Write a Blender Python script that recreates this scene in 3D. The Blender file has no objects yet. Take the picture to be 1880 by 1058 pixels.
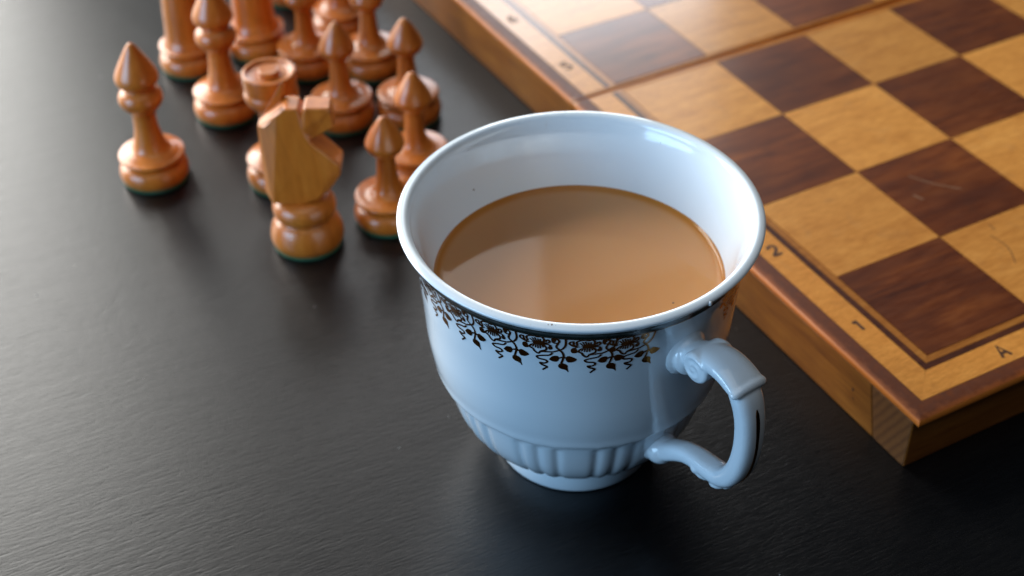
import bpy, bmesh, math, random
import numpy as np
from mathutils import Matrix, Vector

random.seed(7)
CM = 0.01
PI = math.pi
scene = bpy.context.scene
COL = scene.collection

# ------------------------------------------------------------------ camera
cam_d = bpy.data.cameras.new('camera')
cam = bpy.data.objects.new('camera', cam_d)
COL.objects.link(cam)
RT = Vector((0.8777088730, -0.4790901582, -0.0099877207))
DN = Vector((-0.3119395229, -0.5554133133, -0.7708500408))
FW = Vector((0.3637593550, 0.6796974255, -0.6369383487))
m = Matrix.Identity(4)
for i in range(3):
    m[i][0] = RT[i]; m[i][1] = -DN[i]; m[i][2] = -FW[i]
m.translation = Vector((-24.40989, -21.04008, 29.39248)) * CM
cam.matrix_world = m
cam_d.sensor_width = 36.0
cam_d.lens = 51.085
cam_d.clip_start = 0.01
cam_d.clip_end = 50
cam_d.dof.use_dof = True
cam_d.dof.focus_distance = 0.336
cam_d.dof.aperture_fstop = 12.5
cam_d.dof.aperture_blades = 7
scene.camera = cam

# ------------------------------------------------------------------ world, lamps, exposure
w = bpy.data.worlds.new('World'); scene.world = w; w.use_nodes = True
bg = w.node_tree.nodes['Background']
bg.inputs[0].default_value = (0.55, 0.75, 1.0, 1)
bg.inputs[1].default_value = 0.022

def area(name, loc, target, sx, sy, radiance, color, spread=180):
    d = bpy.data.lights.new(name, 'AREA'); d.shape = 'RECTANGLE'
    d.size = sx * CM; d.size_y = sy * CM
    d.energy = radiance * PI * sx * sy * CM * CM * 1.0
    d.color = color
    d.spread = math.radians(spread)
    o = bpy.data.objects.new(name, d); COL.objects.link(o)
    o.location = Vector(loc) * CM
    v = (Vector(target) - Vector(loc)).normalized()
    o.rotation_euler = v.to_track_quat('-Z', 'Y').to_euler()
    return o
# the tall window behind the table, left of the view
area('window_light', (-68, 118, 62), (-68, 0, 62), 124, 108, 10.2, (1.0, 0.985, 0.94))
area('second_window_light', (57, 118, 38), (57, 0, 38), 46, 60, 4.6, (0.87, 0.93, 1.0))
area('second_window_upper_light', (34, 118, 98), (34, 0, 98), 42, 60, 2.6, (1.0, 0.97, 0.95))
area('added_dim_pane_light', (69, 118, 94), (69, 0, 94), 27, 52, 0.9, (1.0, 0.96, 0.90))  # dim pane added beside the second window, for weaker reflections on tea and table
# fill lamp added overhead in place of daylight thrown back by the ceiling
area('ceiling_bounce_fill', (-25, -45, 190), (-25, -45, 0), 170, 150, 0.75, (1.0, 0.97, 0.93))
# blue sky through a second window on the left
area('side_window_light', (-125, 6, 40), (-9, 4, 4), 75, 60, 8.4, (0.40, 0.68, 1.0))

scene.view_settings.view_transform = 'Standard'
scene.view_settings.look = 'None'
scene.view_settings.exposure = 0.0
scene.view_settings.gamma = 1.0
scene.render.engine = 'CYCLES'
scene.cycles.use_denoising = True
scene.cycles.max_bounces = 8
scene.cycles.caustics_reflective = False

# ------------------------------------------------------------------ helpers
def mesh_obj(name, verts, faces, mat, parent=None, smooth=False, mats=None, midx=None):
    me = bpy.data.meshes.new(name)
    me.from_pydata([(v[0]*CM, v[1]*CM, v[2]*CM) for v in verts], [], faces)
    if mats:
        for q in mats: me.materials.append(q)
        if midx is not None: me.polygons.foreach_set('material_index', midx)
    else:
        me.materials.append(mat)
    if smooth: me.polygons.foreach_set('use_smooth', [True]*len(me.polygons))
    me.update()
    o = bpy.data.objects.new(name, me); COL.objects.link(o)
    if parent: o.parent = parent
    return o

def empty(name, loc, label, cat, group=None, rz=0.0):
    o = bpy.data.objects.new(name, None); COL.objects.link(o)
    o.empty_display_size = 0.01
    o.location = Vector(loc)*CM; o.rotation_euler = (0, 0, rz)
    o['label'] = label; o['category'] = cat
    if group: o['group'] = group
    return o

def bevel(o, width, seg=2, angle=35):
    b = o.modifiers.new('bevel', 'BEVEL'); b.width = width*CM; b.segments = seg
    b.limit_method = 'ANGLE'; b.angle_limit = math.radians(angle)
    return o

def catmull(pts, n=6):
    P = [np.array(p, float) for p in pts]
    out = []
    for i in range(len(P)-1):
        p1, p2 = P[i], P[i+1]
        p0 = P[i-1] if i > 0 else 2*p1 - p2
        p3 = P[i+2] if i+2 < len(P) else 2*p2 - p1
        for k in range(n):
            t = k/n
            out.append(0.5*((2*p1)+(-p0+p2)*t+(2*p0-5*p1+4*p2-p3)*t*t+(-p0+3*p1-3*p2+p3)*t**3))
    out.append(P[-1])
    return out

def lathe(profile, seg=64, n=5, fn=None):
    pr = catmull(profile, n) if n > 1 else [np.array(p, float) for p in profile]
    pr = [(max(p[0], 0.0), p[1]) for p in pr]
    verts, faces, rows = [], [], []
    for k, (r, z) in enumerate(pr):
        if r < 1e-4 and k in (0, len(pr)-1):
            rows.append([len(verts)]); verts.append((0, 0, z)); continue
        row = []
        for i in range(seg):
            a = 2*PI*i/seg
            rr, zz = fn(r, z, a, k/len(pr)) if fn else (r, z)
            row.append(len(verts)); verts.append((rr*math.cos(a), rr*math.sin(a), zz))
        rows.append(row)
    for a, b in zip(rows[:-1], rows[1:]):
        if len(a) == 1 and len(b) == 1: continue
        for i in range(seg):
            j = (i+1) % seg
            if len(a) == 1: faces.append((a[0], b[j], b[i]))
            elif len(b) == 1: faces.append((a[i], a[j], b[0]))
            else: faces.append((a[i], a[j], b[j], b[i]))
    return verts, faces

def prism(poly, z0, z1):
    n = len(poly)
    v = [(x, y, z0) for x, y in poly] + [(x, y, z1) for x, y in poly]
    f = [tuple(range(n-1, -1, -1)), tuple(range(n, 2*n))]
    for i in range(n):
        j = (i+1) % n
        f.append((i, j, n+j, n+i))
    return v, f

def ribbon(pts, width, closed=False, smooth=3):
    p = catmull(pts, smooth) if smooth > 1 and len(pts) > 2 else [np.array(q, float) for q in pts]
    v, f = [], []
    n = len(p)
    for i in range(n):
        d = p[min(i+1, n-1)] - p[max(i-1, 0)]
        d = d/(np.linalg.norm(d)+1e-9)
        nn = np.array((-d[1], d[0]))
        ww = width*0.5
        v.append(tuple(p[i]+nn*ww)); v.append(tuple(p[i]-nn*ww))
    for i in range(n-1):
        f.append((2*i, 2*i+1, 2*i+3, 2*i+2))
    return v, f

# ------------------------------------------------------------------ materials
class N:
    def __init__(s, name):
        s.m = bpy.data.materials.new(name); s.m.use_nodes = True
        s.t = s.m.node_tree; s.b = s.t.nodes['Principled BSDF']
    def n(s, typ, **kw):
        x = s.t.nodes.new(typ)
        for k, v in kw.items():
            if k.startswith('i_'):
                key = k[2:]
                x.inputs[int(key) if key.isdigit() else key.replace('_', ' ')].default_value = v
            else: setattr(x, k, v)
        return x
    def l(s, a, b): s.t.links.new(a, b)
    def coords(s, scale, rot=(0, 0, 0), rnd=0.0):
        tc = s.n('ShaderNodeTexCoord')
        mp = s.n('ShaderNodeMapping')
        mp.inputs['Scale'].default_value = tuple(100*k for k in scale)
        src = tc.outputs['Object']
        if rnd:
            oi = s.n('ShaderNodeObjectInfo')
            mu = s.n('ShaderNodeVectorMath', operation='MULTIPLY_ADD')
            s.l(oi.outputs['Random'], mu.inputs[0]); mu.inputs[1].default_value = (rnd, rnd*1.7, rnd*0.6)
            s.l(src, mu.inputs[2]); src = mu.outputs[0]
        if any(rot):
            m0 = s.n('ShaderNodeMapping'); m0.inputs['Rotation'].default_value = rot
            s.l(src, m0.inputs[0]); src = m0.outputs[0]
        s.l(src, mp.inputs[0])
        return mp.outputs[0]
    def noise(s, vec, scale=1.0, detail=4, rough=0.55, dist=0.0):
        x = s.n('ShaderNodeTexNoise'); s.l(vec, x.inputs['Vector'])
        x.inputs['Scale'].default_value = scale; x.inputs['Detail'].default_value = detail
        x.inputs['Roughness'].default_value = rough; x.inputs['Distortion'].default_value = dist
        return x.outputs[0]
    def ramp(s, fac, stops, interp='LINEAR'):
        x = s.n('ShaderNodeValToRGB'); x.color_ramp.interpolation = interp
        e = x.color_ramp.elements
        while len(e) < len(stops): e.new(0.5)
        for k, (p, c) in enumerate(stops):
            e[k].position = p
            e[k].color = (c, c, c, 1) if isinstance(c, (int, float)) else (*c, 1)
        s.l(fac, x.inputs[0]); return x.outputs[0]
    def mix(s, fac, a, b, mode='MIX'):
        x = s.n('ShaderNodeMix', data_type='RGBA', blend_type=mode)
        for k, v in ((0, fac), (6, a), (7, b)):
            if hasattr(v, 'is_linked'): s.l(v, x.inputs[k])
            elif isinstance(v, tuple): x.inputs[k].default_value = (*v, 1)
            else: x.inputs[k].default_value = v
        return x.outputs[2]
    def math(s, op, a, b=0.0):
        x = s.n('ShaderNodeMath', operation=op)
        for k, v in ((0, a), (1, b)):
            if hasattr(v, 'is_linked'): s.l(v, x.inputs[k])
            else: x.inputs[k].default_value = v
        return x.outputs[0]
    def bump(s, h, strength=0.2, dist=0.01):
        x = s.n('ShaderNodeBump'); x.inputs['Strength'].default_value = strength
        x.inputs['Distance'].default_value = dist*CM
        s.l(h, x.inputs['Height']); s.l(x.outputs[0], s.b.inputs['Normal'])
    def set(s, **kw):
        for k, v in kw.items():
            i = s.b.inputs[k.replace('_', ' ')]
            if hasattr(v, 'is_linked'): s.l(v, i)
            elif isinstance(v, tuple): i.default_value = (*v, 1)
            else: i.default_value = v
        return s

def wood(name, dark, mid, light, grain=(0.35, 5, 5), rough=0.38, rnd=0.9, streak=0.5, rot=(0, 0, 0), stain=None, bumps=0.25, coat=1.0, croug=0.15):
    s = N(name)
    g = s.noise(s.coords(grain, rot, rnd), 1.0, 6, 0.6, 0.3)
    fine = s.noise(s.coords(tuple(k*5 for k in grain), rot, rnd), 1.0, 3, 0.6)
    big = s.noise(s.coords((0.35, 0.6, 0.6), rot, rnd*2), 1.0, 2, 0.5)
    c = s.ramp(g, [(0.28, dark), (0.5, mid), (0.72, light)])
    c = s.mix(s.ramp(fine, [(0.30, 0.8), (0.60, 0.0)]), c, s.mix(1.0, c, (0.66, 0.55, 0.46), 'MULTIPLY'))
    c = s.mix(s.math('MULTIPLY', s.ramp(big, [(0.3, 0.0), (0.75, 1.0)]), streak), c, dark)
    if stain:
        sp = s.noise(s.coords((1.1, 0.9, 0.9), rot, rnd*3), 1.0, 6, 0.65, 0.8)
        c = s.mix(s.math('MULTIPLY', s.ramp(sp, [(0.56, 0.0), (0.78, 1.0)]), 0.38), c, stain)
    oi = s.n('ShaderNodeObjectInfo'); hv = s.n('ShaderNodeHueSaturation'); s.l(c, hv.inputs['Color'])
    s.l(s.ramp(oi.outputs['Random'], [(0.0, 0.84), (1.0, 1.10)]), hv.inputs['Value']); c = hv.outputs[0]
    s.b.inputs['Specular IOR Level'].default_value = 0.3
    s.set(Base_Color=c, Roughness=s.ramp(fine, [(0.2, rough*0.85), (0.8, rough*1.25)]), IOR=1.5, Coat_Weight=coat, Coat_Roughness=croug, Coat_IOR=1.75)
    s.bump(fine, bumps, 0.01)
    return s.m

M_light = wood('maple_square', (0.58, 0.235, 0.045), (0.75, 0.33, 0.068), (0.83, 0.39, 0.09), (0.45, 3.0, 3), stain=(0.46, 0.24, 0.09), streak=0.35, bumps=0.08)
M_dark = wood('walnut_square', (0.08, 0.016, 0.003), (0.21, 0.050, 0.007), (0.32, 0.09, 0.014), (0.28, 2.0, 2), rough=0.42, streak=0.75, bumps=0.1, stain=(0.05, 0.018, 0.009))
M_border = wood('maple_border', (0.58, 0.23, 0.04), (0.74, 0.315, 0.06), (0.82, 0.375, 0.08), (0.9, 6, 6), streak=0.25, stain=(0.34, 0.18, 0.07))
M_inlay = wood('inlay_strip', (0.045, 0.011, 0.004), (0.09, 0.022, 0.007), (0.15, 0.04, 0.012), (0.5, 4, 4), rough=0.42)
M_thin = wood('amber_strip', (0.40, 0.14, 0.02), (0.55, 0.21, 0.035), (0.62, 0.27, 0.05), (0.5, 4, 4))
M_rail_x = wood('rail_wood_long', (0.20, 0.055, 0.006), (0.36, 0.11, 0.014), (0.46, 0.155, 0.022), (0.22, 1.6, 2.4), rough=0.5, coat=0.15)
M_rail_y = wood('rail_wood_side', (0.20, 0.065, 0.009), (0.35, 0.125, 0.018), (0.44, 0.17, 0.027), (2.0, 0.22, 2.4), rough=0.5, coat=0.15)
M_core = wood('seam_wood', (0.50, 0.17, 0.02), (0.66, 0.24, 0.03), (0.74, 0.29, 0.045), (0.4, 3, 3))

def endgrain():
    s = N('end_grain')
    v = s.coords((1, 1, 1), (math.radians(62), 0, 0), 0)
    wv = s.n('ShaderNodeTexWave', wave_type='BANDS', bands_direction='Z')
    s.l(v, wv.inputs['Vector']); wv.inputs['Scale'].default_value = 1.3
    wv.inputs['Distortion'].default_value = 0.9; wv.inputs['Detail'].default_value = 4; wv.inputs['Detail Scale'].default_value = 1.6
    fine = s.noise(s.coords((6, 6, 6)), 1.5, 4, 0.6)
    c = s.ramp(wv.outputs[0], [(0.05, (0.14, 0.048, 0.009)), (0.35, (0.185, 0.066, 0.013)), (0.9, (0.215, 0.080, 0.017))])
    c = s.mix(s.math('MULTIPLY', fine, 0.5), c, (0.09, 0.036, 0.012))
    s.set(Base_Color=c, Roughness=0.6); s.bump(fine, 0.3, 0.01)
    return s.m
M_end = endgrain()

def stained_edge():
    s = N('stained_edge')
    at = s.n('ShaderNodeAttribute', attribute_name='wear')
    nz = s.noise(s.coords((3.5, 3.5, 3.5)), 1.0, 8, 0.75)
    f = s.math('ADD', at.outputs['Fac'], s.math('MULTIPLY', s.math('SUBTRACT', nz, 0.5), 0.8))
    c = s.ramp(f, [(0.0, (0.22, 0.055, 0.011)), (0.35, (0.12, 0.028, 0.008)), (0.66, (0.36, 0.09, 0.013)), (0.95, (0.70, 0.20, 0.02))])
    fine = s.noise(s.coords((7, 7, 7)), 1.0, 4, 0.6)
    s.set(Base_Color=s.mix(s.math('MULTIPLY', fine, 0.35), c, (0.08, 0.03, 0.012)), Roughness=s.ramp(fine, [(0.2, 0.35), (0.8, 0.55)]), Coat_Weight=0.12, Coat_Roughness=0.25)
    s.bump(fine, 0.25, 0.01)
    return s.m
M_edge = stained_edge()

def piece_wood():
    s = N('turned_boxwood')
    g = s.noise(s.coords((3.5, 3.5, 0.4), (0.12, 0.1, 0), 0.7), 1.0, 5, 0.6, 0.15)
    fine = s.noise(s.coords((16, 16, 1.6), (0.12, 0.1, 0), 0.7), 1.0, 3, 0.6)
    c = s.ramp(g, [(0.25, (0.50, 0.12, 0.010)), (0.5, (0.66, 0.18, 0.018)), (0.75, (0.76, 0.245, 0.032))])
    c = s.mix(s.math('MULTIPLY', fine, 0.35), c, (0.30, 0.08, 0.012))
    oi = s.n('ShaderNodeObjectInfo')
    hv = s.n('ShaderNodeHueSaturation'); s.l(c, hv.inputs['Color'])
    s.l(s.ramp(oi.outputs['Random'], [(0.0, 0.78), (1.0, 1.15)]), hv.inputs['Value'])
    s.set(Base_Color=hv.outputs[0], Roughness=0.34, Coat_Weight=0.6, Coat_Roughness=0.22)
    s.bump(fine, 0.12, 0.006)
    return s.m
M_piece = piece_wood()

def felt():
    s = N('green_felt')
    nz = s.noise(s.coords((30, 30, 30)), 1.0, 3, 0.6)
    s.set(Base_Color=s.ramp(nz, [(0.3, (0.0, 0.07, 0.02)), (0.7, (0.002, 0.13, 0.04))]), Roughness=0.95)
    s.b.inputs['Sheen Weight'].default_value = 0.3
    s.bump(nz, 0.6, 0.02)
    return s.m
M_felt = felt()

def table_mat():
    s = N('black_stained_wood')
    a = s.noise(s.coords((1.0, 9.5, 1), (0, 0, math.radians(3))), 1.0, 5, 0.62, 0.15)
    b = s.noise(s.coords((2.6, 15, 1), (0, 0, math.radians(2))), 1.0, 3, 0.55, 0.0)
    wv = s.noise(s.coords((0.12, 1.6, 1), (0, 0, math.radians(4))), 1.0, 3, 0.5)
    pores = s.ramp(b, [(0.24, 0.0), (0.54, 1.0)])
    h = s.math('ADD', s.math('MULTIPLY', pores, 0.45), s.math('MULTIPLY', a, 0.9))
    h = s.math('ADD', h, s.math('MULTIPLY', wv, 0.9))
    c = s.mix(s.math('MULTIPLY', pores, 1.0), (0.0008, 0.0008, 0.001), (0.0028, 0.0028, 0.0034))
    s.set(Base_Color=c, Roughness=s.ramp(a, [(0.3, 0.28), (0.7, 0.36)]), IOR=1.52)
    s.bump(h, 0.32, 0.020)
    return s.m
M_table = table_mat()

def porcelain():
    s = N('porcelain_glaze')
    nz = s.noise(s.coords((0.5, 0.5, 0.5)), 1.0, 3, 0.5)
    sp = s.noise(s.coords((2.3, 2.3, 2.3)), 1.0, 5, 0.75, 1.0)
    tc = s.n('ShaderNodeTexCoord'); sx = s.n('ShaderNodeSeparateXYZ'); s.l(tc.outputs['Object'], sx.inputs[0])
    rimz = s.ramp(sx.outputs['Z'], [(0.0768, 0.0), (0.0783, 1.0)])
    st = s.math('MULTIPLY', s.ramp(sp, [(0.64, 0.0), (0.74, 1.0)]), rimz)
    c = s.mix(s.math('MULTIPLY', st, 0.55), (0.76, 0.84, 0.90), (0.50, 0.38, 0.26))
    s.set(Base_Color=c, Roughness=s.ramp(nz, [(0.3, 0.10), (0.7, 0.16)]), IOR=1.52)
    s.b.inputs['Coat Weight'].default_value = 0.5; s.b.inputs['Coat Roughness'].default_value = 0.04
    s.b.inputs['Subsurface Weight'].default_value = 0.0
    s.bump(nz, 0.08, 0.05)
    return s.m
M_porc = porcelain()
M_green = N('green_glaze_band').set(Base_Color=(0.0005, 0.012, 0.010), Roughness=0.18, IOR=1.28).m
def gold():
    s = N('gold_print')
    nz = s.noise(s.coords((9, 9, 9)), 1.0, 3, 0.6)
    s.set(Base_Color=s.ramp(nz, [(0.3, (0.22, 0.08, 0.013)), (0.7, (0.36, 0.15, 0.025))]), Metallic=1.0, Roughness=s.ramp(nz, [(0.3, 0.12), (0.7, 0.2)]))
    return s.m
M_gold = gold()
def tea():
    s = N('milk_tea')
    at = s.n('ShaderNodeAttribute', attribute_name='rim')
    nz = s.noise(s.coords((0.25, 0.25, 0.25)), 1.0, 2, 0.5)
    c = s.mix(nz, (0.52, 0.25, 0.10), (0.56, 0.27, 0.11))
    c = s.mix(at.outputs['Fac'], c, (0.50, 0.19, 0.04))
    s.set(Base_Color=c, Roughness=0.06, IOR=1.34)
    s.b.inputs['Subsurface Weight'].default_value = 0.6
    s.b.inputs['Subsurface Radius'].default_value = (1.0, 0.6, 0.35)
    s.b.inputs['Subsurface Scale'].default_value = 0.006
    return s.m
M_tea = tea()
M_speck = N('brown_speck').set(Base_Color=(0.12, 0.06, 0.03), Roughness=0.5).m
M_ink = N('burnt_mark').set(Base_Color=(0.07, 0.025, 0.010), Roughness=0.55).m

# ------------------------------------------------------------------ table
tv, tf = prism([(-75, -55), (85, -55), (85, 95), (-75, 95)], -3.0, 0.0)
table = mesh_obj('table_top', tv, tf, M_table)
table['kind'] = 'structure'

# ------------------------------------------------------------------ chessboard
board = empty('chessboard', (0, 0, 0), 'folding wooden chessboard with walnut and maple squares lying open on the black table', 'chessboard')
ZT = 1.905
def tile(name, poly, z0, z1, mat, jit=0.0):
    v, f = prism(poly, z0, z1 + random.uniform(-jit, jit))
    return mesh_obj(name, v, f, mat, board)

UP = Matrix.Translation(Vector((-2.0, 16.3, 0))*CM) @ Matrix.Rotation(math.radians(0.9), 4, 'Z') @ Matrix.Translation(Vector((2.0, -16.3, 0))*CM)
board_upper = []
def up(o):
    o.matrix_basis = UP
    return o

g = 0.012
SQ = {}
sqmesh = {}
def square(i, j, y0, upper):
    key = 'dark' if (i+j) % 2 == 0 else 'light'
    if key not in sqmesh:
        v, f = prism([(g, g), (4-g, g), (4-g, 4-g), (g, 4-g)], 1.86, ZT)
        me = bpy.data.meshes.new('square_'+key)
        me.from_pydata([(a*CM, b*CM, c*CM) for a, b, c in v], [], f)
        me.materials.append(M_dark if key == 'dark' else M_light)
        sqmesh[key] = me
    o = bpy.data.objects.new('square', sqmesh[key]); COL.objects.link(o)
    o.parent = board
    o['label'] = 'dark walnut square' if key == 'dark' else 'light maple square'
    loc = Matrix.Translation(Vector((4*j, y0, random.uniform(-0.003, 0.003)))*CM)
    o.matrix_basis = (UP @ loc) if upper else loc
    return o
for i in range(8):
    for j in range(8):
        square(i, j, 4*i + (0.5 if i >= 4 else 0.0), i >= 4)

def half(upper):
    y_in0, y_in1 = (16.5, 32.5) if upper else (0.0, 16.0)
    sgn = 1
    ys = 16.30 if upper else 16.235        # seam face
    ye = 34.28 if upper else -1.78         # outer end
    T = up if upper else (lambda o: o)
    def q(poly): return poly
    # direction helper: y of offset d outward from the closed end
    def oy(d): return (y_in1 + d) if upper else (y_in0 - d)
    L, Rr = 0.0, 32.0
    e = 0.006
    def strip(name, d0, d1, mat, lab=None):
        a, b = oy(d0), oy(d1)
        lo, hi = min(a, b), max(a, b)
        sA = ys + (0.0 if upper else 0.0)
        side_lo = lambda d: (oy(d))
        # left strip (mitred at the closed end)
        for s in (-1, 1):
            x0 = L - d0 if s < 0 else Rr + d0
            x1 = L - d1 if s < 0 else Rr + d1
            ys_ = ys + (0.17 if upper else -0.17)
            poly = [(x0 - s*-e, ys_), (x1 + s*-e, ys_), (x1 + s*-e, oy(d1)), (x0 - s*-e, oy(d0))]
            if (s < 0) != upper: poly = poly[::-1]
            T(tile(name, poly, 1.82, ZT, mat, 0.002))
        y0_, y1_ = oy(d0), oy(d1)
        k = 1 if upper else -1
        poly = [(L-d0, y0_+k*e), (Rr+d0, y0_+k*e), (Rr+d1, y1_-k*e), (L-d1, y1_-k*e)]
        if not upper: poly = poly[::-1]
        T(tile(name, poly, 1.82, ZT, mat, 0.002))
    strip('amber_strip', 0.004, 0.235, M_thin)
    strip('inlay_strip', 0.235, 0.445, M_inlay)
    strip('border_strip', 0.445, 1.34, M_border)
    # seam strip next to the fold
    s0, s1 = (ys, 16.49) if upper else (16.008, ys)
    v, f = prism([(-1.95, s0), (33.95, s0), (33.95, s1), (-1.95, s1)], 1.5, ZT - (0.004 if upper else 0.006))
    o = T(mesh_obj('seam_strip', v, f, M_core, board)); bevel(o, 0.05, 2)
    # base panel under the veneer
    y0p, y1p = sorted((ys, oy(1.5)))
    v, f = prism([(-1.4, y0p+0.02), (33.4, y0p+0.02), (33.4, y1p-0.02), (-1.4, y1p-0.02)], 1.73, 1.845)
    T(mesh_obj('base_panel', v, f, M_inlay, board))
    # rounded stained edge moulding, three sides, mitred
    prof = [(1.345, ZT-0.003, 0.25), (1.5, ZT-0.003, 0.28), (1.72, ZT-0.004, 0.38), (1.87, ZT-0.008, 0.62), (1.93, ZT-0.025, 1.0), (1.955, ZT-0.065, 1.0), (1.97, ZT-0.11, 1.0), (1.972, 1.76, 0.9), (1.965, 1.735, 0.3), (1.90, 1.725, 0.1)]
    def mould(A, B, dirA, dirB):
        # A,B: base corner points; offsets scale along dirA/dirB; subdivided along length
        nseg = 1
        v = []; wr = []
        for (P0, D) in ((A, dirA), (B, dirB)):
            for d, z, wv in prof:
                v.append((P0[0]+D[0]*d, P0[1]+D[1]*d, z)); wr.append(wv)
        n = len(prof)
        f = [(k, (k+1) % n, n+(k+1) % n, n+k) for k in range(n)] 
        f = f[:-1]
        o = mesh_obj('edge_moulding', v, f, M_edge, board)
        at = o.data.attributes.new('wear', 'FLOAT', 'POINT')
        at.data.foreach_set('value', wr)
        bm = bmesh.new(); bm.from_mesh(o.data); bmesh.ops.recalc_face_normals(bm, faces=bm.faces)
        if sum(fc.normal.z*fc.calc_area() for fc in bm.faces if fc.calc_center_median().z > 1.7*CM) < 0: bmesh.ops.reverse_faces(bm, faces=bm.faces)
        bm.to_mesh(o.data); bm.free()
        for p in o.data.polygons: p.use_smooth = True
        return T(o)
    ky = 1 if upper else -1
    ye_in = y_in1 if upper else y_in0
    mould((0, ys), (0, ye_in), (-1, 0), (-1, ky))
    mould((32, ys), (32, ye_in), (1, 0), (1, ky))
    mould((0, ye_in), (32, ye_in), (-1, ky), (1, ky))
    # rails: the end rail shows its slanted end grain on the side faces
    def yzprism(poly, x0, x1, name, mside, mend):
        n = len(poly)
        v = [(x0, y, z) for y, z in poly] + [(x1, y, z) for y, z in poly]
        f = [tuple(range(n)), tuple(range(2*n-1, n-1, -1))]
        mi = [1, 1]
        for k in range(n):
            j = (k+1) % n; f.append((k, n+k, n+j, j)); mi.append(0)
        o = mesh_obj(name, v, f, None, board, mats=[mside, mend], midx=mi)
        bm = bmesh.new(); bm.from_mesh(o.data); bmesh.ops.recalc_face_normals(bm, faces=bm.faces); bm.to_mesh(o.data); bm.free()
        bevel(o, 0.05, 3, 60)
        return T(o)
    if upper:
        end = [(34.25, 0.0), (32.95, 0.0), (32.52, 1.72), (34.25, 1.72)]
        side = [(ys+0.01, 0.0), (32.94, 0.0), (32.51, 1.72), (ys+0.01, 1.72)]
    else:
        end = [(-1.75, 0.0), (-0.46, 0.0), (-0.03, 1.72), (-1.75, 1.72)]
        side = [(-0.45, 0.0), (ys-0.01, 0.0), (ys-0.01, 1.72), (-0.02, 1.72)]
    yzprism(end, -1.955, 33.955, 'end_rail', M_rail_x, M_end)
    yzprism(side, -1.95, -0.9, 'side_rail', M_rail_y, M_rail_y)
    yzprism(side, 32.9, 33.95, 'side_rail', M_rail_y, M_rail_y)
    yy = (ys+0.01, ys+1.0) if upper else (ys-1.0, ys-0.01)
    v, f = prism([(-0.89, yy[0]), (32.89, yy[0]), (32.89, yy[1]), (-0.89, yy[1])], 0.0, 1.6)
    T(mesh_obj('seam_rail', v, f, M_rail_x, board))
half(False); half(True)

# burnt-in coordinates, as strokes in a unit cell
GL = {
 '1': [[(-.16, .26), (-.02, .36), (.10, .46), (.10, -.5)]],
 '2': [[(-.28, .25), (-.2, .43), (0, .5), (.22, .42), (.27, .2), (.15, -.05), (-.1, -.28), (-.3, -.48), (.32, -.48)]],
 '3': [[(-.27, .4), (0, .5), (.24, .4), (.22, .12), (-.02, .03), (.25, -.08), (.28, -.35), (.03, -.5), (-.28, -.42)]],
 '4': [[(.12, -.5), (.12, .5), (-.3, -.2), (.32, -.2)]],
 '5': [[(.25, .48), (-.2, .48), (-.24, .05), (.05, .12), (.27, -.1), (.22, -.42), (-.05, -.5), (-.28, -.4)]],
 '6': [[(.22, .45), (-.05, .42), (-.26, .05), (-.24, -.35), (0, -.5), (.25, -.35), (.24, -.08), (0, .05), (-.24, -.12)]],
 '7': [[(-.28, .48), (.28, .48), (-.05, -.5)]],
 '8': [[(0, .03), (-.22, .2), (-.2, .42), (0, .5), (.2, .42), (.22, .2), (0, .03), (-.26, -.18), (-.22, -.42), (0, -.5), (.22, -.42), (.26, -.18), (0, .03)]],
 'A': [[(-.32, -.5), (0, .5), (.32, -.5)], [(-.2, -.15), (.2, -.15)]],
 'B': [[(-.24, -.5), (-.24, .5)], [(-.24, .5), (.12, .46), (.18, .25), (.08, .05), (-.24, .03)], [(.05, .03), (.26, -.12), (.24, -.4), (.05, -.5), (-.24, -.5)]],
 'C': [[(.26, .35), (.05, .5), (-.2, .38), (-.28, 0), (-.2, -.38), (.05, -.5), (.26, -.35)]],
 'D': [[(-.24, -.5), (-.24, .5)], [(-.24, .5), (.1, .42), (.27, .1), (.27, -.1), (.1, -.42), (-.24, -.5)]],
 'E': [[(.24, .5), (-.24, .5), (-.24, -.5), (.24, -.5)], [(-.24, 0), (.16, 0)]],
 'F': [[(.24, .5), (-.24, .5), (-.24, -.5)], [(-.24, 0), (.16, 0)]],
 'G': [[(.26, .35), (.05, .5), (-.2, .38), (-.28, 0), (-.2, -.38), (.05, -.5), (.26, -.35), (.26, -.05), (.05, -.05)]],
 'H': [[(-.26, -.5), (-.26, .5)], [(.26, -.5), (.26, .5)], [(-.26, 0), (.26, 0)]],
}
def glyph(ch, x, y, size, upper):
    V, F = [], []
    for k, st in enumerate(GL[ch]):
        sm = 4 if ch in '235689BCDG' and len(st) > 3 else 1
        v, f = ribbon(st, 0.22, smooth=sm)
        b = len(V)
        V += [(x+a*size, y+c*size, ZT+0.004+0.0008*k) for a, c in v]
        F += [tuple(i+b for i in t) for t in f]
    o = mesh_obj('coordinate_mark', V, F, M_ink, board)
    o['label'] = 'burnt-in mark ' + ch
    if upper: up(o)
for k in range(8):
    glyph('12345678'[k], -0.87, 1.95+4*k+(0.5 if k >= 4 else 0), 0.46, k >= 4)
    glyph('ABCDEFGH'[k], 1.95+4*k, -0.88, 0.48, False)
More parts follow.
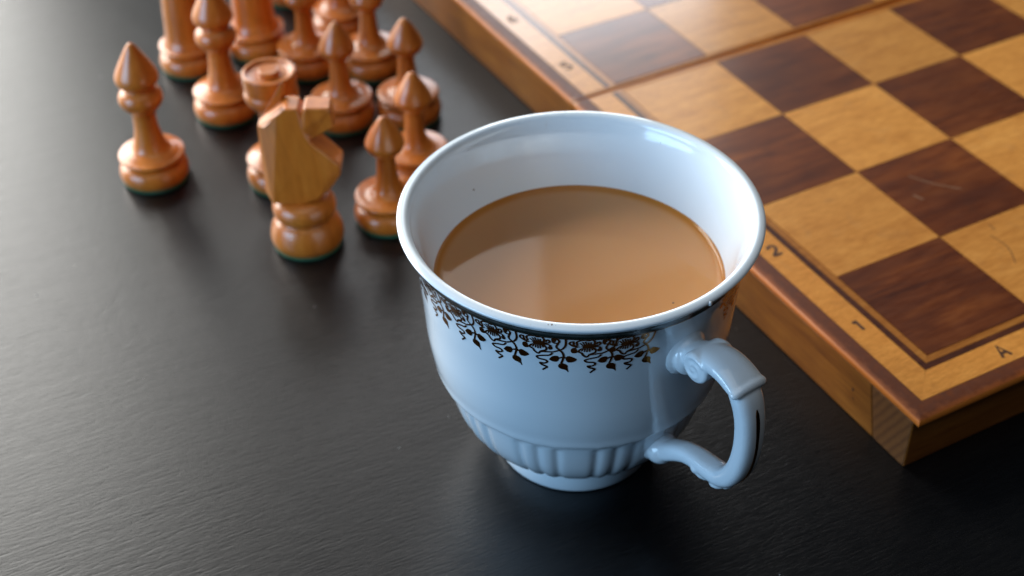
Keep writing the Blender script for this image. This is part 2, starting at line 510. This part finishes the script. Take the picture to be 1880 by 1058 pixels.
# small nail hole in the side rail and scratches on two squares
for (x, y, z, r) in ((-1.958, 0.62, 0.98, 0.045), (-1.958, 0.55, 0.70, 0.03)):
    v = [(x, y+r*math.cos(a), z+r*1.3*math.sin(a)) for a in np.linspace(0, 2*PI, 12, endpoint=False)]
    mesh_obj('nail_hole', v, [tuple(range(12))], M_ink, board)
M_scr = N('scratch').set(Base_Color=(0.30, 0.17, 0.10), Roughness=0.6).m
M_scr2 = N('dark_scratch').set(Base_Color=(0.16, 0.07, 0.02), Roughness=0.6).m
for pts, wd, mm in (([(5.3, 7.0), (5.7, 6.3), (6.3, 5.6)], 0.035, M_scr), ([(4.75, 6.1), (4.85, 5.75)], 0.05, M_scr),
                    ([(5.4, 3.3), (5.45, 2.6), (5.1, 1.9)], 0.03, M_scr2), ([(5.75, 3.75), (5.72, 3.45)], 0.035, M_scr2)):
    v, f = ribbon(pts, wd)
    mesh_obj('scratch', [(a, b, ZT+0.005) for a, b in v], f, mm, board)

# ------------------------------------------------------------------ teacup
CX, CY = -9.199, 3.730
cup = empty('teacup', (CX, CY, 0), 'white porcelain teacup with a scrolled handle, dark green rim line and gold floral print', 'teacup')
OUT = [(2.02, 0.0), (2.14, 0.02), (2.19, 0.08), (2.21, 0.3), (2.20, 0.55), (2.19, 0.78), (2.21, 0.86), (2.27, 0.90), (2.42, 0.93), (2.60, 1.03), (2.83, 1.22), (3.04, 1.48), (3.21, 1.75), (3.34, 2.05), (3.43, 2.35), (3.50, 2.65), (3.56, 2.95), (3.595, 3.10), (3.635, 3.15), (3.64, 3.20), (3.60, 3.24), (3.63, 3.275), (3.765, 3.31), (3.82, 3.40), (3.85, 3.62), (3.92, 4.0), (3.98, 4.5), (4.01, 5.0), (4.04, 5.5), (4.08, 6.0), (4.12, 6.5), (4.19, 6.95), (4.26, 7.2), (4.33, 7.42), (4.39, 7.56), (4.46, 7.68), (4.53, 7.79), (4.563, 7.85), (4.553, 7.885), (4.50, 7.915), (4.40, 7.935), (4.31, 7.91), (4.25, 7.84), (4.21, 7.73), (4.12, 7.5), (4.00, 7.1), (3.88, 6.6), (3.76, 6.1), (3.69, 5.8), (3.62, 5.3), (3.55, 4.5), (3.42, 3.6), (3.1, 2.4), (2.5, 1.4), (1.4, 0.85), (0.0, 0.75)]
OUT = [(max(0.0, r - 0.0), z) for r, z in OUT]
outer_pts = catmull(OUT[:37], 4)
_z = np.array([p[1] for p in outer_pts]); _r = np.array([p[0] for p in outer_pts])
def R_out(z): return float(np.interp(z, _z, _r))
NF = 11
HAZ = math.radians(-82)
def flute(a):
    u = ((a - math.radians(-121.5)) * NF / (2*PI) + 0.22) % 1.0
    d = 0.0
    for c0 in (0.0, 0.5, 0.75, 1.0):
        d += math.exp(-((u-c0)/0.06)**2)
    h = 1.0 - min(1.0, d)
    if u > 0.5: h += 0.25*math.sin(PI*((u-0.5) % 0.25)/0.25)
    return h
def scal(a):
    u = ((a - math.radians(-121.5)) * NF / (2*PI) + 0.22) % 1.0
    if u < 0.5: t = (u-0.25)/0.25; return (1-t*t)
    t = (((u-0.5) % 0.25) - 0.125)/0.125
    return 0.45*(1-t*t)
def cupfn(r, z, a, k):
    if k > 0.69 or z > 3.6: return r, z
    wgt = 0.0
    if 0.86 < z < 3.12:
        wgt = min(1, (z-0.86)/0.14) * min(1, (3.12-z)/0.16)
    rr = r - 0.04*wgt + 0.040*flute(a)*wgt
    s = scal(a)
    zz = z + 0.04*(s-0.5)*math.exp(-((z-3.26)/0.22)**2) - 0.045*(s-0.5)*math.exp(-((z-0.92)/0.12)**2)
    return rr, zz
v, f = lathe(OUT, 704, 4, cupfn)
# close the foot ring underside
body = mesh_obj('cup_body', v, f, M_porc, cup, smooth=True)
v, f = lathe([(0, 0.35), (1.6, 0.35), (1.85, 0.25), (1.95, 0.0), (2.02, 0.0)], 96, 1)
mesh_obj('foot_underside', v, [t[::-1] for t in f], M_porc, cup, smooth=True)
# green band with fine gold line
def band(name, z0, z1, off, mat, n=6):
    zs = np.linspace(z0, z1, n)
    v, f = lathe([(R_out(z)+off, z) for z in zs], 360, 1)
    return mesh_obj(name, v, f, mat, cup, smooth=True)
band('green_band', 7.465, 7.825, 0.006, M_green)
band('gold_line', 7.43, 7.462, 0.007, M_gold, 3)

MOTIF_F = [[(-0.19, 7.14), (-0.1, 7.18), (-0.05, 7.23), (0.05, 7.27), (0.14, 7.25), (0.24, 7.2), (0.18, 7.17), (0.12, 7.11), (0.01, 7.08), (-0.09, 7.09), (-0.11, 7.14)], [(-0.37, 7.04), (-0.32, 7.1), (-0.26, 7.09), (-0.22, 6.94), (-0.25, 6.9), (-0.33, 6.89), (-0.37, 6.95)], [(0.24, 7.05), (0.29, 7.11), (0.34, 7.07), (0.34, 6.98), (0.29, 6.95), (0.25, 6.97)], [(0.33, 7.41), (0.39, 7.46), (0.44, 7.43), (0.44, 7.34), (0.39, 7.27), (0.34, 7.3)], [(0.25, 6.6), (0.34, 6.73), (0.46, 6.75), (0.49, 6.66), (0.45, 6.55), (0.34, 6.54)], [(0.65, 6.63), (0.66, 6.73), (0.72, 6.78), (0.82, 6.74), (0.91, 6.66), (0.83, 6.57), (0.71, 6.55)], [(0.47, 6.42), (0.51, 6.49), (0.61, 6.5), (0.69, 6.44), (0.7, 6.32), (0.72, 6.21), (0.65, 6.28), (0.54, 6.31), (0.48, 6.36)]]
MOTIF_L = [[(-0.07, 7.17), (-0.17, 7.31)], [(-0.04, 7.19), (-0.11, 7.36)], [(0.0, 7.21), (-0.05, 7.38)], [(0.04, 7.23), (0.02, 7.35)], [(0.08, 7.23), (0.08, 7.35)], [(-0.08, 7.08), (-0.13, 6.97)], [(-0.04, 7.08), (-0.06, 6.95)], [(0.01, 7.09), (-0.0, 6.94)], [(0.06, 7.12), (0.06, 6.95)], [(0.1, 7.13), (0.13, 7.0)], [(0.13, 7.16), (0.18, 7.08)], [(-0.22, 7.2), (-0.24, 7.34), (-0.17, 7.41), (-0.08, 7.43), (-0.03, 7.44), (0.02, 7.41), (0.11, 7.44), (0.16, 7.37), (0.16, 7.29), (0.12, 7.21)], [(-0.09, 7.09), (-0.15, 7.05), (-0.2, 6.96), (-0.12, 6.9), (-0.09, 6.83), (0.0, 6.76), (0.06, 6.85), (0.12, 6.89), (0.19, 6.93), (0.2, 7.02), (0.14, 7.09), (0.09, 7.13)], [(-0.19, 7.15), (-0.28, 7.16), (-0.35, 7.2), (-0.4, 7.27), (-0.38, 7.34), (-0.32, 7.36), (-0.31, 7.29), (-0.3, 7.21), (-0.23, 7.18)], [(-0.19, 7.15), (-0.32, 7.08)], [(0.18, 7.21), (0.26, 7.22), (0.29, 7.29), (0.26, 7.35), (0.22, 7.32), (0.2, 7.25)], [(0.13, 7.16), (0.25, 7.15), (0.32, 7.1)], [(0.45, 7.44), (0.51, 7.35), (0.48, 7.24), (0.44, 7.13), (0.45, 7.05), (0.52, 6.99), (0.59, 7.05), (0.65, 7.2), (0.66, 7.45)], [(0.35, 7.3), (0.4, 7.25), (0.47, 7.25)], [(0.06, 6.84), (0.24, 6.87), (0.36, 6.89), (0.45, 6.94), (0.52, 6.98)], [(0.34, 6.84), (0.26, 6.75), (0.11, 6.71), (-0.04, 6.65), (0.01, 6.58), (0.16, 6.56), (0.21, 6.5), (0.13, 6.44), (0.03, 6.44), (0.08, 6.38), (0.2, 6.33), (0.15, 6.27), (0.09, 6.21)], [(0.5, 6.97), (0.56, 6.91), (0.6, 6.78), (0.58, 6.64), (0.54, 6.5)], [(0.47, 6.67), (0.59, 6.73), (0.66, 6.7)]]
def on_cup(s, z, off):
    a = s/4.2; r = R_out(z)+off
    return (r*math.cos(a), r*math.sin(a), z)
V, F = [], []
layer = 0
for poly in MOTIF_F:
    p = catmull(poly+[poly[0]], 3)[:-1]
    b = len(V); cxy = sum(p)/len(p)
    V.append(on_cup(cxy[0], cxy[1], 0.0075+0.0002*layer))
    for q_ in p: V.append(on_cup(q_[0], q_[1], 0.0075+0.0002*layer))
    n = len(p)
    for k in range(n): F.append((b, b+1+k, b+1+(k+1) % n))
    layer += 1
for ln in MOTIF_L:
    vv, ff = ribbon(ln, 0.050 if len(ln) > 2 else 0.033, smooth=4)
    b = len(V)
    V += [on_cup(s, z, 0.0076+0.00015*layer) for s, z in vv]
    F += [tuple(b+i for i in t) for t in ff]
    layer += 1
m0 = mesh_obj('floral_print', V, F, M_gold, cup)
angs = [-134 + 15.55*k for k in range(-11, 2)] + [-106.3] + [-63 + 15.55*k for k in range(0, 6)]
for k, a in enumerate(angs):
    o = m0 if k == 0 else m0.copy()
    if k: COL.objects.link(o)
    o.rotation_euler = (0, 0, math.radians(a))

# handle, in the (rho, z) plane at azimuth HAZ
er = np.array((math.cos(HAZ), math.sin(HAZ), 0)); en = np.array((-math.sin(HAZ), math.cos(HAZ), 0)); ez = np.array((0, 0, 1.0))
def hp(rho, z, o=0.0): return er*rho + ez*z + en*o
HV, HF = [], []
def add(v, f):
    b = len(HV); HV.extend([tuple(x) for x in v]); HF.extend([tuple(b+i for i in t) for t in f])
def sweep(pts, seg=28, power=2.6, n=6):
    # pts: (rho, z, width, thickness)
    p = catmull(pts, n)
    v, f = [], []
    for i in range(len(p)):
        d = p[min(i+1, len(p)-1)][:2] - p[max(i-1, 0)][:2]; d = d/np.linalg.norm(d)
        nx = (-d[1], d[0])
        for k in range(seg):
            t = 2*PI*k/seg; c, s = math.cos(t), math.sin(t)
            a = math.copysign(abs(c)**(2/power), c)*p[i][2]/2
            bq = math.copysign(abs(s)**(2/power), s)*p[i][3]/2
            v.append(hp(p[i][0]+nx[0]*bq, p[i][1]+nx[1]*bq, a))
    m_ = len(p)
    for i in range(m_-1):
        for k in range(seg):
            j = (k+1) % seg
            f.append((i*seg+k, i*seg+j, (i+1)*seg+j, (i+1)*seg+k))
    f.append(tuple(range(seg-1, -1, -1))); f.append(tuple(range((m_-1)*seg, m_*seg)))
    add(v, f)
def ellipsoid(c, rad, nu=20, nv=12, rot=0.0):
    v, f = [], []
    for i in range(nv+1):
        ph = PI*i/nv
        for k in range(nu):
            t = 2*PI*k/nu
            a, b, e_ = rad[0]*math.sin(ph)*math.cos(t), rad[2]*math.cos(ph), rad[1]*math.sin(ph)*math.sin(t)
            a, b = a*math.cos(rot)-b*math.sin(rot), a*math.sin(rot)+b*math.cos(rot)
            v.append(hp(c[0]+a, c[1]+b, c[2]+e_))
    for i in range(nv):
        for k in range(nu):
            j = (k+1) % nu; f.append((i*nu+k, (i+1)*nu+k, (i+1)*nu+j, i*nu+j))
    add(v, f)
# upper arm, thumb rest and drop
sweep([(3.9, 6.05, 0.80, 0.60), (4.35, 6.25, 0.80, 0.55), (4.8, 6.52, 0.92, 0.50), (5.25, 6.66, 0.98, 0.46), (5.65, 6.64, 1.0, 0.42), (6.0, 6.52, 1.02, 0.36), (6.16, 6.46, 1.0, 0.26)], power=2.7)
sweep([(5.45, 6.60, 0.70, 0.30), (5.82, 6.48, 0.74, 0.44), (6.11, 6.22, 0.80, 0.54), (6.28, 5.80, 0.76, 0.55), (6.36, 5.3, 0.74, 0.55), (6.37, 4.8, 0.74, 0.55), (6.31, 4.3, 0.74, 0.55), (6.18, 3.85, 0.73, 0.55), (5.96, 3.45, 0.71, 0.54), (5.66, 3.20, 0.66, 0.48), (5.25, 3.12, 0.66, 0.44), (4.85, 3.08, 0.62, 0.44), (4.45, 2.96, 0.60, 0.46), (4.05, 2.72, 0.62, 0.50), (3.7, 2.48, 0.70, 0.56), (3.2, 2.32, 0.8, 0.66)], power=2.7)
# rounded ridge across the thumb rest
sweep([(6.04, 6.50, 0.9, 0.14), (6.10, 6.50, 1.08, 0.30), (6.20, 6.47, 1.08, 0.30), (6.27, 6.44, 0.92, 0.16)], power=2.2)
# collar at the body and volute on both sides
ellipsoid((4.22, 6.12, 0), (0.30, 0.52, 0.52), rot=0.25)
ellipsoid((4.05, 6.1, 0), (0.22, 0.62, 0.66))
def disc(rho, z, rad, half, seg=40):
    v, f = [], []
    rings = [(-half, rad*0.86), (-half+0.05, rad), (half-0.05, rad), (half, rad*0.86)]
    for o_, r_ in rings:
        for k in range(seg):
            t = 2*PI*k/seg; v.append(hp(rho+r_*math.cos(t), z+r_*math.sin(t), o_))
    for i in range(3):
        for k in range(seg):
            j = (k+1) % seg; f.append((i*seg+k, i*seg+j, (i+1)*seg+j, (i+1)*seg+k))
    f.append(tuple(range(seg-1, -1, -1))); f.append(tuple(range(3*seg, 4*seg)))
    add(v, f)
disc(4.86, 6.38, 0.40, 0.50)
for side in (-1, 1):
    sp = []
    for k in range(40):
        t = k/39; ang = 0.6 + t*2*PI*1.7; rr_ = 0.36*(1-t*0.9)
        sp.append((4.86+rr_*math.cos(ang), 6.38+rr_*math.sin(ang)))
    v, f = [], []
    sg = 8
    for i, (a, b) in enumerate(sp):
        d = np.array(sp[min(i+1, 39)])-np.array(sp[max(i-1, 0)]); d /= np.linalg.norm(d)+1e-9
        for k in range(sg):
            t = 2*PI*k/sg
            v.append(hp(a-d[1]*0.04*math.cos(t), b+d[0]*0.04*math.cos(t), side*0.495+0.04*math.sin(t)))
    for i in range(39):
        for k in range(sg):
            j = (k+1) % sg; f.append((i*sg+k, i*sg+j, (i+1)*sg+j, (i+1)*sg+k))
    f.append(tuple(range(sg))); f.append(tuple(range(39*sg, 40*sg)))
    add(v, f)
# acanthus lobes under the bend and swelling at the lower joint
ellipsoid((5.15, 2.90, 0), (0.34, 0.30, 0.17), rot=0.1)
ellipsoid((5.0, 3.0, 0), (0.22, 0.36, 0.24), rot=-0.5)
ellipsoid((5.65, 2.96, 0), (0.30, 0.30, 0.15), rot=0.35)
ellipsoid((5.95, 3.1, 0), (0.14, 0.22, 0.10), rot=0.6)
ellipsoid((3.52, 2.38, 0), (0.42, 0.46, 0.42), rot=0.3)
ellipsoid((3.3, 2.4, 0), (0.25, 0.52, 0.52))
handle = mesh_obj('handle', HV, HF, M_porc, cup, smooth=True)
rm = handle.modifiers.new('remesh', 'REMESH'); rm.mode = 'VOXEL'; rm.voxel_size = 0.028*CM; rm.use_smooth_shade = True
sm = handle.modifiers.new('smooth', 'SMOOTH'); sm.factor = 0.5; sm.iterations = 12
# gold line down the outer face of the handle
gl = [(6.50, 6.05, .02), (6.545, 5.9, .09), (6.60, 5.6, .11), (6.63, 5.25, .10), (6.645, 4.85, .085), (6.61, 4.4, .08), (6.52, 3.95, .075), (6.36, 3.58, .06), (6.2, 3.35, .02)]
p = catmull(gl, 5); V, F = [], []
for i, q_ in enumerate(p):
    V.append(hp(q_[0]+0.012, q_[1], q_[2]/2)); V.append(hp(q_[0]+0.012, q_[1], -q_[2]/2))
    V.append(hp(q_[0]-0.06, q_[1], q_[2]/2)); V.append(hp(q_[0]-0.06, q_[1], -q_[2]/2))
for i in range(len(p)-1):
    a = 4*i; F += [(a, a+1, a+5, a+4), (a, a+4, a+6, a+2), (a+1, a+3, a+7, a+5)]
mesh_obj('gold_handle_line', V, F, M_gold, cup)

# tiny flaws on the glaze
def speck(x, y, z, r):
    v, f = lathe([(0, r*0.4), (r*0.7, r*0.3), (r, 0)], 10, 1)
    mesh_obj('speck', [(a+x, b+y, c_+z) for a, b, c_ in v], f, M_speck, cup)
speck(-1.10, 3.70, 6.59, 0.028); speck(3.66, 1.94, 7.55, 0.022)
speck(-2.79, -3.44, 7.925, 0.030); speck(-2.86, -3.40, 7.925, 0.020); speck(-2.72, -3.50, 7.925, 0.018); speck(-3.74, -2.36, 7.925, 0.022)
# a milky drip hanging on the rim above the handle
HVd = []
v, f = lathe([(0, -0.07), (0.03, -0.06), (0.055, -0.02), (0.05, 0.03), (0.03, 0.05), (0, 0.06)], 16, 2)
da = math.radians(-80)
mesh_obj('drip', [(a+4.55*math.cos(da), b+4.55*math.sin(da), c_+7.84) for a, b, c_ in v], f, M_porc, cup, smooth=True)

# milk tea
tea_o = None
TR = 3.735
prof = [(0, 0), (1.2, 0), (2.4, 0), (3.1, 0.0), (3.45, 0.004), (3.60, 0.02), (3.68, 0.05), (TR, 0.11)]
v, f = lathe(prof, 160, 3)
tea_o = mesh_obj('milk_tea', [(a, b, c_+5.885) for a, b, c_ in v], [t[::-1] for t in f], M_tea, None, smooth=True)
me = tea_o.data
bm = bmesh.new(); bm.from_mesh(me); bmesh.ops.recalc_face_normals(bm, faces=bm.faces)
if sum(fc.normal.z for fc in bm.faces) < 0: bmesh.ops.reverse_faces(bm, faces=bm.faces)
bm.to_mesh(me); bm.free()
at = me.attributes.new('rim', 'FLOAT', 'POINT')
vals = []
for vx in me.vertices:
    r = math.hypot(vx.co.x, vx.co.y)/CM
    vals.append(min(1.0, max(0.0, (r-3.50)/0.14)))
at.data.foreach_set('value', vals)
tea_o.location = Vector((CX, CY, 0))*CM
tea_o['label'] = 'smooth surface of milky brown tea filling the porcelain cup'
tea_o['category'] = 'tea'

sp_v, sp_f = lathe([(0, 0.012), (0.02, 0.008), (0.03, 0)], 10, 1)
tp = mesh_obj('floating_speck', [(a+1.455, b-2.175, c_+5.887) for a, b, c_ in sp_v], sp_f, M_speck, tea_o)
# ------------------------------------------------------------------ dust on the table
DV, DF = [], []
rd = random.Random(3)
for k in range(90):
    x, y = rd.uniform(-45, 8), rd.uniform(-12, 30)
    r_ = rd.uniform(0.008, 0.022); h = r_*0.8; a0 = rd.uniform(0, 6.28); st = rd.choice((1, 1, 1.5, 3))
    b = len(DV)
    for q in range(5):
        a = a0 + q*2*PI/5
        DV.append((x+r_*st*math.cos(a), y+r_*math.sin(a), 0.002))
    DV.append((x, y, h))
    for q in range(5): DF.append((b+q, b+(q+1) % 5, b+5))
dust = mesh_obj('dust', DV, DF, N('lint').set(Base_Color=(0.35, 0.34, 0.32), Roughness=0.9).m)
dust['kind'] = 'stuff'; dust['label'] = 'tiny pale dust specks scattered on the black table'; dust['category'] = 'dust'

# ------------------------------------------------------------------ chess pieces
def base_prof(sc=1.0):
    return [(1.13, 0.10), (1.18, 0.22), (1.19, 0.38), (1.15, 0.55), (1.05, 0.68), (0.93, 0.75), (0.86, 0.80), (0.93, 0.86), (1.08, 0.92), (1.13, 0.98), (1.11, 1.04), (0.98, 1.08)]
PAWN = base_prof() + [(0.78, 1.11), (0.58, 1.19), (0.45, 1.36), (0.37, 1.70), (0.32, 2.20), (0.31, 2.50), (0.34, 2.62), (0.48, 2.72), (0.60, 2.88), (0.645, 3.05), (0.60, 3.20), (0.48, 3.46), (0.32, 3.72), (0.17, 3.94), (0.07, 4.03), (0.0, 4.05)]
BISHOP = base_prof() + [(0.84, 1.15), (0.66, 1.24), (0.54, 1.45), (0.43, 1.95), (0.40, 2.3), (0.40, 2.62), (0.46, 2.78), (0.62, 2.92), (0.73, 3.12), (0.74, 3.30), (0.66, 3.48), (0.52, 3.60), (0.50, 3.66), (0.60, 3.76), (0.71, 3.92), (0.72, 4.10), (0.66, 4.28), (0.51, 4.58), (0.33, 4.90), (0.17, 5.18), (0.07, 5.29), (0.0, 5.31)]
ROOK = base_prof() + [(0.80, 1.18), (0.66, 1.32), (0.58, 1.6), (0.52, 2.0), (0.50, 2.5), (0.54, 2.85), (0.68, 3.10), (0.84, 3.30), (0.92, 3.50), (0.90, 3.66), (0.86, 3.72), (0.88, 3.80), (0.90, 4.1), (0.90, 4.33), (0.87, 4.385), (0.80, 4.39), (0.74, 4.36), (0.70, 4.30), (0.50, 4.26), (0.38, 4.25), (0.36, 4.28), (0.355, 4.40), (0.32, 4.44), (0.15, 4.45), (0.0, 4.45)]
ROYAL = base_prof() + [(0.93, 1.20), (0.84, 1.40), (0.80, 1.8), (0.76, 2.6), (0.66, 3.6), (0.56, 4.6), (0.52, 5.0), (0.58, 5.15), (0.80, 5.3), (0.84, 5.5), (0.70, 5.65), (0.56, 5.75), (0.62, 6.1), (0.82, 6.6), (0.90, 6.85), (0.70, 6.95), (0.35, 7.1), (0.22, 7.2), (0.28, 7.4), (0.2, 7.6), (0.0, 7.68)]
def turned(profile): return lathe(profile, 72, 5)
FELT = [(0, 0.0), (1.12, 0.0), (1.15, 0.03), (1.155, 0.12), (1.0, 0.13)]
felt_mesh = None
def piece_parts(root, key, cache={}):
    for nm, prof_, mat, n in (('turned_body', key[1], M_piece, 5), ('felt_pad', FELT, M_felt, 1)):
        ck = (key[0], nm)
        if ck not in cache:
            v, f = lathe(prof_, 72, n)
            o = mesh_obj(nm, v, f, mat, root, smooth=True); cache[ck] = o.data
            if nm == 'felt_pad':
                for p_ in o.data.polygons: p_.use_smooth = False
        else:
            o = bpy.data.objects.new(nm, cache[ck]); COL.objects.link(o); o.parent = root
def piece(name, prof_, xy, label, cat, group):
    r = empty(name, (xy[0], xy[1], 0), label, cat, group, random.uniform(0, 6.28))
    piece_parts(r, (name, prof_))
    return r
PG, BG, KG = 'pale wooden pawns standing behind the cup', 'pale wooden bishops', 'pale wooden royal pieces cut off by the top of the photo'
piece('chess_bishop', BISHOP, (-15.56, 21.91), 'wooden bishop with a double bulb and pointed head standing alone, farthest left of all pieces', 'chess bishop', BG)
piece('chess_bishop', BISHOP, (-11.93, 24.60), 'reddish wooden bishop between the two wide-bodied pieces, its head cut by the photo top', 'chess bishop', BG)
piece('chess_pawn', PAWN, (-8.35, 22.0), 'pointed wooden pawn in the middle of the group just behind the knight muzzle', 'chess pawn', PG)
piece('chess_pawn', PAWN, (-6.10, 21.05), 'pointed wooden pawn partly hidden behind another pawn, nearest the chessboard edge', 'chess pawn', PG)
piece('chess_pawn', PAWN, (-7.45, 17.6), 'pointed wooden pawn touching the far left rim of the cup, its base hidden by it', 'chess pawn', PG)
piece('chess_pawn', PAWN, (-9.42, 15.60), 'nearest pointed wooden pawn, right of the knight and beside the cup rim', 'chess pawn', PG)
piece('chess_pawn', PAWN, (-8.05, 26.05), 'wooden pawn behind the button-topped rook, only the bottom of its head showing', 'chess pawn', PG)
piece('chess_pawn', PAWN, (-5.94, 24.78), 'wooden pawn with its head cut by the photo top, right behind the middle pawn', 'chess pawn', PG)
piece('chess_rook', ROOK, (-11.75, 19.50), 'wooden rook with a flat round top and centre button behind the knight', 'chess rook', 'wooden rooks')
piece('chess_rook', ROOK, (-5.67, 28.2), 'rearmost wooden rook, only its flared base visible between two pawns', 'chess rook', 'wooden rooks')
piece('chess_king', ROYAL, (-11.98, 28.47), 'tall wide-bodied wooden king at far left back with green felt under its base', 'chess king', KG)
piece('chess_queen', ROYAL, (-9.29, 28.34), 'tall wide-bodied wooden queen right behind the reddish bishop', 'chess queen', KG)

KBASE = base_prof()[:-2] + [(1.02, 1.12), (0.98, 1.40), (0.90, 1.62), (0.78, 1.78), (0.62, 1.88), (0.3, 1.92), (0.0, 1.93)]
KNB = [(1.13, 0.10), (1.19, 0.25), (1.20, 0.45), (1.14, 0.72), (1.03, 0.95), (0.93, 1.06), (0.90, 1.11), (0.94, 1.18), (1.01, 1.28), (1.04, 1.42), (1.02, 1.58), (0.93, 1.74), (0.75, 1.86), (0.4, 1.93), (0, 1.95)]
def knight(xy, rz, label):
    r = empty('chess_knight', (xy[0], xy[1], 0), label, 'chess knight', 'wooden knights', rz)
    piece_parts(r, ('knight', KNB))
    # one side of the carved head: (s, z, half thickness); outline order then inner ridge points
    Pn = dict(bt=(-1.13, 4.62, .20), bb=(-1.16, 2.22, .26), rt=(-0.45, 5.18, .46), rb=(-0.90, 1.92, .60), e0=(-0.20, 5.36, .42), ey1=(-0.06, 5.36, .42), ey2=(0.22, 5.34, .40), n1=(0.31, 5.16, .30), m1=(0.40, 5.36, .40), m2=(1.20, 5.32, .34), m3=(1.28, 4.62, .30), m4=(0.62, 4.24, .34), th=(0.50, 4.22, .50), cr=(0.98, 2.95, .55), ch=(1.38, 3.28, .44), c2=(1.34, 2.90, .44), c3=(0.98, 2.40, .50), cb=(0.58, 2.06, .60), bm=(0.0, 1.88, .62), nk=(0.30, 4.6, .50), md=(-0.10, 3.2, .60))
    outline = ['bt', 'bb', 'rb', 'bm', 'cb', 'c3', 'c2', 'ch', 'th', 'm4', 'm3', 'm2', 'm1', 'n1', 'ey2', 'ey1', 'e0', 'rt']
    tris = [('bt', 'bb', 'rb', 'rt'), ('rt', 'rb', 'md'), ('rb', 'bm', 'md'), ('bm', 'cb', 'md'), ('cb', 'cr', 'md'), ('cb', 'c3', 'cr'), ('c3', 'c2', 'cr'), ('c2', 'ch', 'cr'), ('ch', 'th', 'cr'), ('th', 'md', 'cr'), ('th', 'nk', 'md'), ('th', 'm4', 'nk'), ('m4', 'm3', 'm2', 'nk'), ('m2', 'm1', 'nk'), ('m1', 'n1', 'nk'), ('n1', 'ey2', 'nk'), ('ey2', 'ey1', 'nk'), ('ey1', 'e0', 'nk'), ('e0', 'rt', 'nk'), ('rt', 'md', 'nk')]
    names = list(Pn); idx = {k: i for i, k in enumerate(names)}
    v = [(Pn[k][0], -Pn[k][2], Pn[k][1]) for k in names] + [(Pn[k][0], Pn[k][2], Pn[k][1]) for k in names]
    nn = len(names)
    f = [tuple(idx[k] for k in t) for t in tris] + [tuple(idx[k]+nn for k in t[::-1]) for t in tris]
    for a, b in zip(outline, outline[1:]+outline[:1]):
        f.append((idx[b], idx[a], idx[a]+nn, idx[b]+nn))
    o = mesh_obj('carved_head', v, f, M_piece, r)
    bm = bmesh.new(); bm.from_mesh(o.data); bmesh.ops.recalc_face_normals(bm, faces=bm.faces); bm.to_mesh(o.data); bm.free()
    bevel(o, 0.08, 3, 10)
    for s_ in (-1, 1):
        # thin upright ear wedge
        ev = [(-1.10, s_*0.22, 4.60), (-0.86, s_*0.42, 4.70), (-0.24, s_*0.42, 5.28), (-0.40, s_*0.20, 5.10), (-0.27, s_*0.30, 5.45 if s_ < 0 else 5.98), (-0.17, s_*0.40, 5.42 if s_ < 0 else 5.88)]
        ef = [(0, 1, 2, 3), (0, 4, 5, 1), (1, 5, 2), (2, 5, 4, 3), (0, 3, 4)]
        eo = mesh_obj('ear', ev, ef, M_piece, o)
        bm = bmesh.new(); bm.from_mesh(eo.data); bmesh.ops.recalc_face_normals(bm, faces=bm.faces); bm.to_mesh(eo.data); bm.free()
        bevel(eo, 0.03, 2, 20)
    return r
knight((-12.30, 15.82), math.radians(-28.6), 'wooden knight with a flat carved horse head, frontmost of the chess pieces')
knight((-6.46, 31.85), math.radians(20), 'farthest wooden knight, only its base on green felt peeking in at the photo top')
